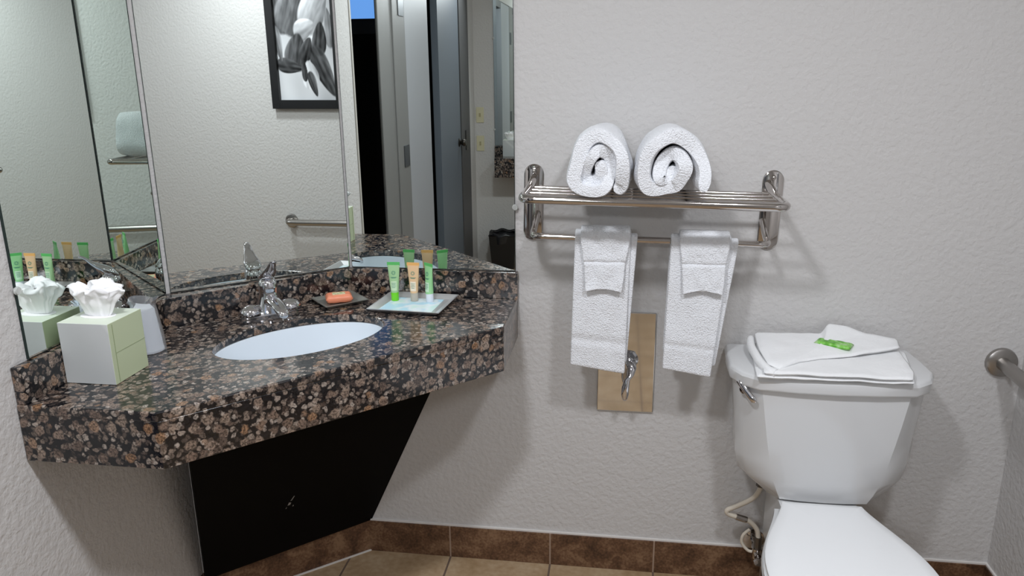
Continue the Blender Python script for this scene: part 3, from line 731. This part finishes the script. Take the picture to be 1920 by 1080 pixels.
def seatslab(name, z0, z1, wm, wb, yb, yf, dome=0, m=M_SEAT):
    b = MB(); b.rings([bowl_ring(z0, wm-.003, yb, yf+.003, wb-.003), bowl_ring(z0+.003, wm, yb, yf, wb), bowl_ring(z1-.004, wm, yb, yf, wb), bowl_ring(z1-.001, wm-.004, yb-.003, yf+.004, wb-.004), bowl_ring(z1+dome*.4, wm-.03, yb-.02, yf+.03, wb-.02), bowl_ring(z1+dome*.8, wm-.09, yb-.08, yf+.12, max(.02, wb-.06)), bowl_ring(z1+dome, .03, yb-.2, yf+.25, .02)])
    return b.obj(name, m, toilet, 50)
seatslab('seat', .381, .397, .184, .088, 1.775, 1.215)
seatslab('seat_lid', .399, .414, .180, .096, 1.792, 1.222, .004)
for s in (-1, 1):
    b = MB(); b.box(.520+s*.075-.016, .520+s*.075+.016, 1.785, 1.812, .378, .400); b.obj('hinge', M_SEAT, toilet, bevel=.005, seg=3)

# water supply
sup = thing('water_supply_valve', 'shutoff valve and looping beige hose below the toilet tank', 'valve', (.405, 2.04, .15))
M_HOSE = mat('beige_hose', (.62, .56, .47), .4)
b = MB(); b.tube(catmull([(.400, 1.955, .386), (.398, 1.956, .352), (.382, 1.965, .315), (.345, 1.972, .285), (.318, 1.974, .268), (.322, 1.975, .255), (.350, 1.976, .246), (.380, 1.976, .236), (.402, 1.975, .212), (.407, 1.972, .186)], 6), .0068, 12); b.obj('hose', M_HOSE, sup, True)
b = MB(); b.tube([(.400, 1.955, .392), (.3985, 1.956, .360)], .013, 8); b.obj('coupling_nut', mat('dark_nut', (.10, .09, .08), .35, .6), sup, 40)
b = MB(); b.tube([(.342, 1.974, .2495), (.372, 1.976, .2395)], .0095, 10); b.obj('crimp_collar', M_NICKEL, sup, 40)
b = MB(); b.tube([(.407, 1.972, .190), (.407, 1.972, .152)], .0105, 8); b.obj('valve_nut', mat('dark_brass', (.14, .12, .10), .3, .8), sup, 40)
b = MB(); b.tube([(.407, 2.040, .140), (.407, 1.945, .140)], .011, 14); b.tube([(.407, 1.972, .155), (.407, 1.972, .125)], .014, 14); b.obj('valve_body', M_NICKEL, sup, 40)
b = MB(); b.tube([(.407, 1.946, .140), (.407, 1.930, .140)], [.006, .006], 10)
b.lathe([(.001, .006), (.016, .005), (.018, 0), (.016, -.005), (.001, -.006)], (0, 0, 0), 20, 1, .62, Matrix.Translation((.407, 1.926, .140)) @ Matrix.Rotation(PI/2, 4, 'X')); b.obj('valve_handle', M_NICKEL, sup, 40)
b = MB(); b.lathe([(.001, .006), (.022, .005), (.032, .001), (.032, 0), (.001, 0)], (0, 0, 0), 28, M=Matrix.Translation((.407, 2.0395, .140)) @ Matrix.Rotation(PI/2, 4, 'X')); b.obj('escutcheon', M_NICKEL, sup, 40)
b = MB(); b.tube(catmull([(.385, 1.985, .205), (.368, 1.985, .185), (.366, 1.985, .160), (.383, 1.980, .140), (.400, 1.978, .138)], 5), .0045, 10); b.obj('side_hose', M_HOSE, sup, True)

# ------------------------------------------------------------ folded bath mat on the tank
def poly_sheet(name, parent, pts, th, m, seed=0, sag=.0015, div=26, zfun=None):
    """thick cloth over a polygon outline (list of (x, y, z)); rounded rim"""
    P = [Vector(p) for p in pts]; c = sum(P, Vector())/len(P)
    per = []
    n = len(P)
    for i in range(n):
        a, b_ = P[i], P[(i+1) % n]; k = max(2, int((b_-a).length/.006))
        for j in range(k): per.append(a+(b_-a)*(j/k))
    # soften corners
    for _ in range(1): per = [(per[i-1]+per[i]*2+per[(i+1) % len(per)])/4 for i in range(len(per))]
    RN = 9; ringsT = []; ringsB = []
    for r_ in range(RN):
        s = 1-(r_/(RN))**1.0*.97 if r_ else 1.0
        ring = []
        for p in per:
            q = c+(p-c)*s; q.z += noise.noise(Vector((q.x*22+seed, q.y*22, seed)))*sag*2
            ring.append(q)
        ringsT.append(ring)
    top_ = [[p+Vector((0, 0, th/2*(.25 if i == 0 else 1)+0)) for p in ([c+(x-c)*1.0 for x in r_])] for i, r_ in enumerate(ringsT)]
    edge = [[x+(x-c).normalized()*th*.35 for x in ringsT[0]]]
    bot_ = [[p-Vector((0, 0, th/2*(.25 if i == 0 else 1))) for p in r_] for i, r_ in enumerate(ringsT)]
    # near-rim ring so the edge looks rounded and thick
    nr = [[p+(c-p).normalized()*.004+Vector((0, 0, th/2)) for p in ringsT[0]]]; nb = [[p+(c-p).normalized()*.004-Vector((0, 0, th/2)) for p in ringsT[0]]]
    seq = bot_[::-1][:-1]+nb+[bot_[0]]+edge+[top_[0]]+nr+top_[1:]
    return MB().rings(seq).obj(name, m, parent, True)
LT = .742
mat_t = thing('folded_bath_mat', 'folded white bath mat lying on the toilet tank lid under a green packet', 'bath mat', (.52, 1.90, .74))
poly_sheet('bottom_layer', mat_t, [(.335, 1.786, LT+.003), (.690, 1.786, LT+.003), (.735, 1.99, LT+.006), (.700, 2.025, LT+.006), (.355, 2.02, LT+.007)], .008, M_MAT, 1)
poly_sheet('middle_layer', mat_t, [(.350, 1.784, LT+.014), (.684, 1.784, LT+.013), (.700, 1.83, LT+.014), (.716, 2.00, LT+.017), (.372, 2.015, LT+.020)], .008, M_MAT, 2)
# diagonal flap with a corner leaning on the wall
poly_sheet('top_flap', mat_t, [(.362, 2.012, .779), (.531, 2.020, .781), (.550, 2.030, .806), (.600, 2.028, .800), (.647, 2.020, .783), (.716, 2.004, .779), (.707, 1.955, .772), (.584, 1.902, .768), (.503, 1.880, .766), (.446, 1.850, .764), (.389, 1.806, .762), (.366, 1.826, .764), (.358, 1.908, .772)], .009, M_MAT, 3)
b = MB(); b.tube(catmull([(.352, 2.012, .765), (.345, 1.96, .762), (.347, 1.90, .760), (.352, 1.85, .757), (.364, 1.806, .755), (.378, 1.792, .755)], 5), [.010]*2+[.011]*24, 12)
b.v = [(x, y, z) for x, y, z in b.v]; b.obj('fold_edge', M_MAT, mat_t, True)

M_PKG = mat('green_wrapper', (.17, .50, .05), .3)
n = tex(M_PKG, 'ShaderNodeTexNoise', 60, 2.0); r = ramp(M_PKG, n.outputs[0], [(.40, (.09, .36, .02)), (.52, (.20, .56, .07)), (.66, (.42, .62, .30))]); lk(M_PKG, r.outputs[0], bsdf(M_PKG).inputs['Base Color'])
ga = Vector((math.cos(math.radians(-28)), math.sin(math.radians(-28)), 0))
packet('soap_packet', 'small green wrapped soap packet on the folded bath mat above the toilet', (.546, 1.946, .7755), ga, .044, .021, .011, M_PKG, 'soap')

# ------------------------------------------------------------ grab bar along the right wall
gb = thing('grab_bar', 'brushed steel grab bar mounted beside the toilet on the right', 'grab bar', (1.0, 2.05, .708))
GZ = .712
b = MB(); b.lathe([(.001, .014), (.030, .013), (.038, .008), (.040, 0), (.001, 0)], (0, 0, 0), 36, M=Matrix.Translation((.997, 2.0495, GZ)) @ Matrix.Rotation(PI/2, 4, 'X')); b.obj('wall_flange', M_BRUSH, gb, 40)
b = MB(); b.tube(arc_path([(.997, 2.040, GZ), (.997, .76, GZ-.036), (.997, .692, GZ-.036), (1.048, .692, GZ-.036)], .03, 6), .0175, 20); b.obj('bar', M_BRUSH, gb, 50)
b = MB(); b.lathe([(.001, .010), (.030, .009), (.038, .006), (.040, 0), (.001, 0)], (0, 0, 0), 36, M=Matrix.Translation((1.0495, .692, GZ-.036)) @ Matrix.Rotation(-PI/2, 4, 'Y')); b.obj('wall_flange', M_BRUSH, gb, 40)

# ------------------------------------------------------------ framed picture on the right wall
pic = thing('framed_picture', 'black framed monochrome flower print on the right wall, seen in the mirror', 'picture', (1.05, .88, 1.285))
PY0, PY1, PZ0, PZ1 = .650, 1.080, 1.289, 1.960
b = MB(); fwid = .046
for y0, y1, z0, z1 in ((PY0, PY0+fwid, PZ0, PZ1), (PY1-fwid, PY1, PZ0, PZ1), (PY0+fwid, PY1-fwid, PZ0, PZ0+fwid), (PY0+fwid, PY1-fwid, PZ1-fwid, PZ1)): b.box(1.022, 1.0495, y0, y1, z0, z1)
b.obj('frame', M_PBLACK, pic, bevel=.002)
def print_mesh():
    y0, y1, z0, z1 = PY0+fwid, PY1-fwid, PZ0+fwid, PZ1-fwid; NX, NZ = 130, 190
    # soft petals: (u, v, angle, length, width, dark side shade, light side shade)
    pet = [(.12, .80, 95, .26, .16, .12, .34), (.34, .78, 70, .27, .24, .22, .50), (.70, .80, 55, .30, .17, .45, .97), (.93, .62, 95, .20, .07, .30, .60), (.50, .62, 20, .16, .10, .50, .95),
           (.76, .53, 80, .15, .085, .10, .26), (.34, .42, 75, .17, .135, .15, .36), (.20, .30, -8, .17, .062, .14, .32), (.52, .44, 60, .12, .07, .10, .30), (.80, .25, -58, .26, .095, .12, .32),
           (.56, .22, 100, .13, .10, .70, .97), (.46, .26, 95, .10, .035, .10, .30), (.60, .14, -68, .12, .045, .10, .40), (.03, .50, -78, .16, .05, .30, .60)]
    V = []; F = []; col = []
    for j in range(NZ+1):
        for i in range(NX+1):
            u = i/NX; v = j/NZ; V.append((1.040, y0+(y1-y0)*u, z0+(z1-z0)*v))
            g = .78-.30*max(0, v-.35)+.06*math.sin(3*u+1)*(1-v)+.12*noise.noise(Vector((u*3, v*3, 5)))
            g += .25*max(0, 1-abs(v-(.62+.1*math.sin(6*u)))*12)
            for (pu, pv, an, ln, wd, s0, s1) in pet:
                a = math.radians(an); du = (u-pu)*1.0; dv = (v-pv)*1.35
                l_ = du*math.cos(a)+dv*math.sin(a); w_ = -du*math.sin(a)+dv*math.cos(a)
                kk = 1.32 if pv < .6 else 1.15; tl = l_/(ln*kk); wloc = wd*kk*1.05*(1-.35*tl)
                d = tl*tl+(w_/wloc)**2
                if d < 1.12:
                    sh = s0+(s1-s0)*max(0, .5+.5*w_/wloc)**1.5+.10*noise.noise(Vector((l_*9, w_*30, pu*9)))+.05*math.sin(w_/wloc*9)
                    k = min(1, (1.12-d)/.22); g = g*(1-k*.92)+sh*k*.92
            g = max(.02, min(.95, g)); col.append(g*g)
    for j in range(NZ):
        for i in range(NX): a = j*(NX+1)+i; F.append((a, a+1, a+NX+2, a+NX+1))
    m = mat('flower_print', (.5, .5, .5), .25)
    o = mesh_obj('print', V, F, m, pic)
    ca = o.data.color_attributes.new('shade', 'FLOAT_COLOR', 'POINT')
    for i, g in enumerate(col): ca.data[i].color = (g*.97, g*.98, g*1.02, 1)
    at = nd(m, 'ShaderNodeAttribute'); at.attribute_name = 'shade'; lk(m, at.outputs['Color'], bsdf(m).inputs['Base Color'])
print_mesh()
MB().box(1.042, 1.0495, PY0+.02, PY1-.02, PZ0+.02, PZ1-.02).obj('backing', M_PBLACK, pic)

# ------------------------------------------------------------ doorway side of the room (seen in the right mirror)
M_CREAM = mat('cream_trim_paint', (.46, .44, .40), .6)
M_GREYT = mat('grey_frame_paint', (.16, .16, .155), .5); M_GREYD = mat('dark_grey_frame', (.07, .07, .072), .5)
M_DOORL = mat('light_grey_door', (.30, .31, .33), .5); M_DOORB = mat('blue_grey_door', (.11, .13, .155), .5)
DT = 2.10
struct(MB().box(XL-.14, XL+.004, .845, .862, 0, DT).obj('trim_4', M_CREAM))
jb = MB(); jb.box(XL-.012, XL+.003, .36, .48, 0, DT); jb.box(XL-.024, XL-.004, .24, .365, 0, DT); jb.box(XL-.024, XL+.004, .03, .245, 0, DT)
o = struct(jb.obj('trim_5', M_GREYT, bevel=.004))
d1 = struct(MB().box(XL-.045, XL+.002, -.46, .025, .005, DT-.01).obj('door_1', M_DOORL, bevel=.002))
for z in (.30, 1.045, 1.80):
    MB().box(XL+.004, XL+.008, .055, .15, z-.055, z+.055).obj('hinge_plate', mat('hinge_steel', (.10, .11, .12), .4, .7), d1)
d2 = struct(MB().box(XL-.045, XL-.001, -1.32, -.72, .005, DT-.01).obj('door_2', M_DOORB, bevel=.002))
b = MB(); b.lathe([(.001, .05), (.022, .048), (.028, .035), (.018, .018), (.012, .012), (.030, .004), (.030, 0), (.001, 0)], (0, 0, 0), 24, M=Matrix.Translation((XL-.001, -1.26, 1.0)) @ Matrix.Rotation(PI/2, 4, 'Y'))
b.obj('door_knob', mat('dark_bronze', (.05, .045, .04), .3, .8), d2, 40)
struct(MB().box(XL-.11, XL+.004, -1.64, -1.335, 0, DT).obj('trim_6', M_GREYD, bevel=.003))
MB().box(XL+.004, XL+.010, -1.54, -1.46, .93, 1.07).obj('strike_plate', M_PBLACK, bpy.data.objects['trim_6'])
struct(MB().box(XL-.12, XL-.002, -1.64, .86, DT-.06, DT).obj('trim_7', M_GREYD))
# dim room beyond: wardrobe and a blue lit window above it
wd = thing('wardrobe', 'black wardrobe in the dark room beyond the doorway, seen in the right mirror', 'wardrobe', (-2.0, -1.55, 0))
MB().box(-2.60, -1.42, -1.84, -1.30, 0, 1.735).obj('cabinet', M_PBLACK, wd, bevel=.004)
MB().box(-2.63, -1.40, -1.845, -1.27, 1.735, 1.835).obj('cornice', mat('dark_slate', (.07, .075, .09), .5), wd, bevel=.004)
MB().box(-1.905, -1.898, -1.2995, -1.295, .1, 1.70).obj('door_gap', mat('worn_edge', (.16, .15, .14), .5), wd)
bag = MB(); bag.box(-1.42, -1.28, .50, .66, .001, .98); tag(bag.obj('garment_bag', mat('navy_fabric', (.03, .035, .09), .8), loc=(-1.35, .58, 0), bevel=.02, seg=3), 'dark navy garment bag standing in the dark doorway', 'bag')
mw = mat('window_glow', (.1, .2, .5), .5); bsdf(mw).inputs['Emission Color'].default_value = (.16, .38, .90, 1); bsdf(mw).inputs['Emission Strength'].default_value = 1.0
wn_ = MB(); wn_.box(-2.5, -1.42, YR+.0005, YR+.004, 1.86, 2.40); struct(wn_.obj('window_1', mw))

# switch plates on the rear wall
M_IV = mat('ivory_plate', (.62, .58, .40), .4)
for z, nm in ((1.160, 'upper ivory light switch plate on the rear wall, seen in the right mirror'), (.945, 'lower ivory outlet plate on the rear wall, seen in the right mirror')):
    s = thing('switch_plate', nm, 'switch plate', (-1.098, YR, z), 'ivory plates on the rear wall')
    MB().box(-1.128, -1.068, YR+.0003, YR+.006, z-.058, z+.058).obj('cover', M_IV, s, bevel=.002)
    MB().box(-1.104, -1.092, YR+.006, YR+.011, z-.014, z+.014).obj('toggle', mat('toggle_ivory', (.40, .36, .22), .4), s)

# second vanity at the rear
rv = thing('rear_vanity_counter', 'brown granite counter on the rear wall, seen small in the right mirror', 'countertop', (-.55, YR, .70))
MB().box(-.950, -.20, -1.60, YR+.001, .712, .855).obj('slab', M_GRAN, rv, bevel=.002)
MB().box(-.985, -.20, YR+.001, YR+.02, .830, .925).obj('backsplash', M_GRAN, rv, bevel=.0015)
mirror_panel('mirror on the rear wall above the second granite counter', MRr, -.985, -.20, .93, 2.0, [(-.985, 1.05, 0, 0), (-.985, 1.72, 0, 0)])
tissue_box(-.905, -1.83, .105, .855, .125, 'tissue box on the rear counter, seen small in the right mirror', 9, .8)
bin_ = thing('waste_bin', 'black waste bin with a liner under the rear counter, seen in the right mirror', 'waste bin', (-.90, -1.70, 0))
MB().rings([[(-.90+a*sx, -1.70+c_*sy, z) for sx, sy in ((-1, -1), (1, -1), (1, 1), (-1, 1))] for a, c_, z in ((.085, .07, .001), (.105, .09, .26), (.110, .095, .265), (.100, .085, .262), (.080, .065, .02))]).obj('bin_body', M_PBLACK, bin_, 20)
b = MB(); rr = []
for v, (r_, z) in enumerate([(1.02, .20), (1.09, .255), (1.06, .285), (.93, .27)]):
    rr.append([(-.90+.105*r_*math.cos(t)*(1+.03*math.sin(9*t)), -1.70+.09*r_*math.sin(t)*(1+.03*math.cos(7*t)), z+.006*math.sin(6*t)) for t in [2*PI*k/40 for k in range(40)]])
b.rings(rr, cap=False); b.obj('liner', mat('black_liner', (.02, .02, .022), .25), bin_, True)

# light fixtures
for x, lab in ((-.42, 'white square ceiling light above the vanity side of the room'), (.52, 'white square ceiling light above the toilet side of the room')):
    fx = thing('ceiling_light', lab, 'ceiling light', (x, .62, 2.44), 'ceiling lights')
    MB().box(x-.12, x+.12, .50, .74, 2.352, 2.4395).obj('housing', mat('fixture_white', (.8, .8, .8), .5), fx, bevel=.01)
lf = thing('vanity_light_bar', 'horizontal light bar on the rear wall above the mirror', 'wall light', (-.62, YR, 2.10))
MB().box(-.94, -.30, YR+.0003, -1.68, 2.05, 2.15).obj('bar_housing', M_CHROME, lf, bevel=.01)
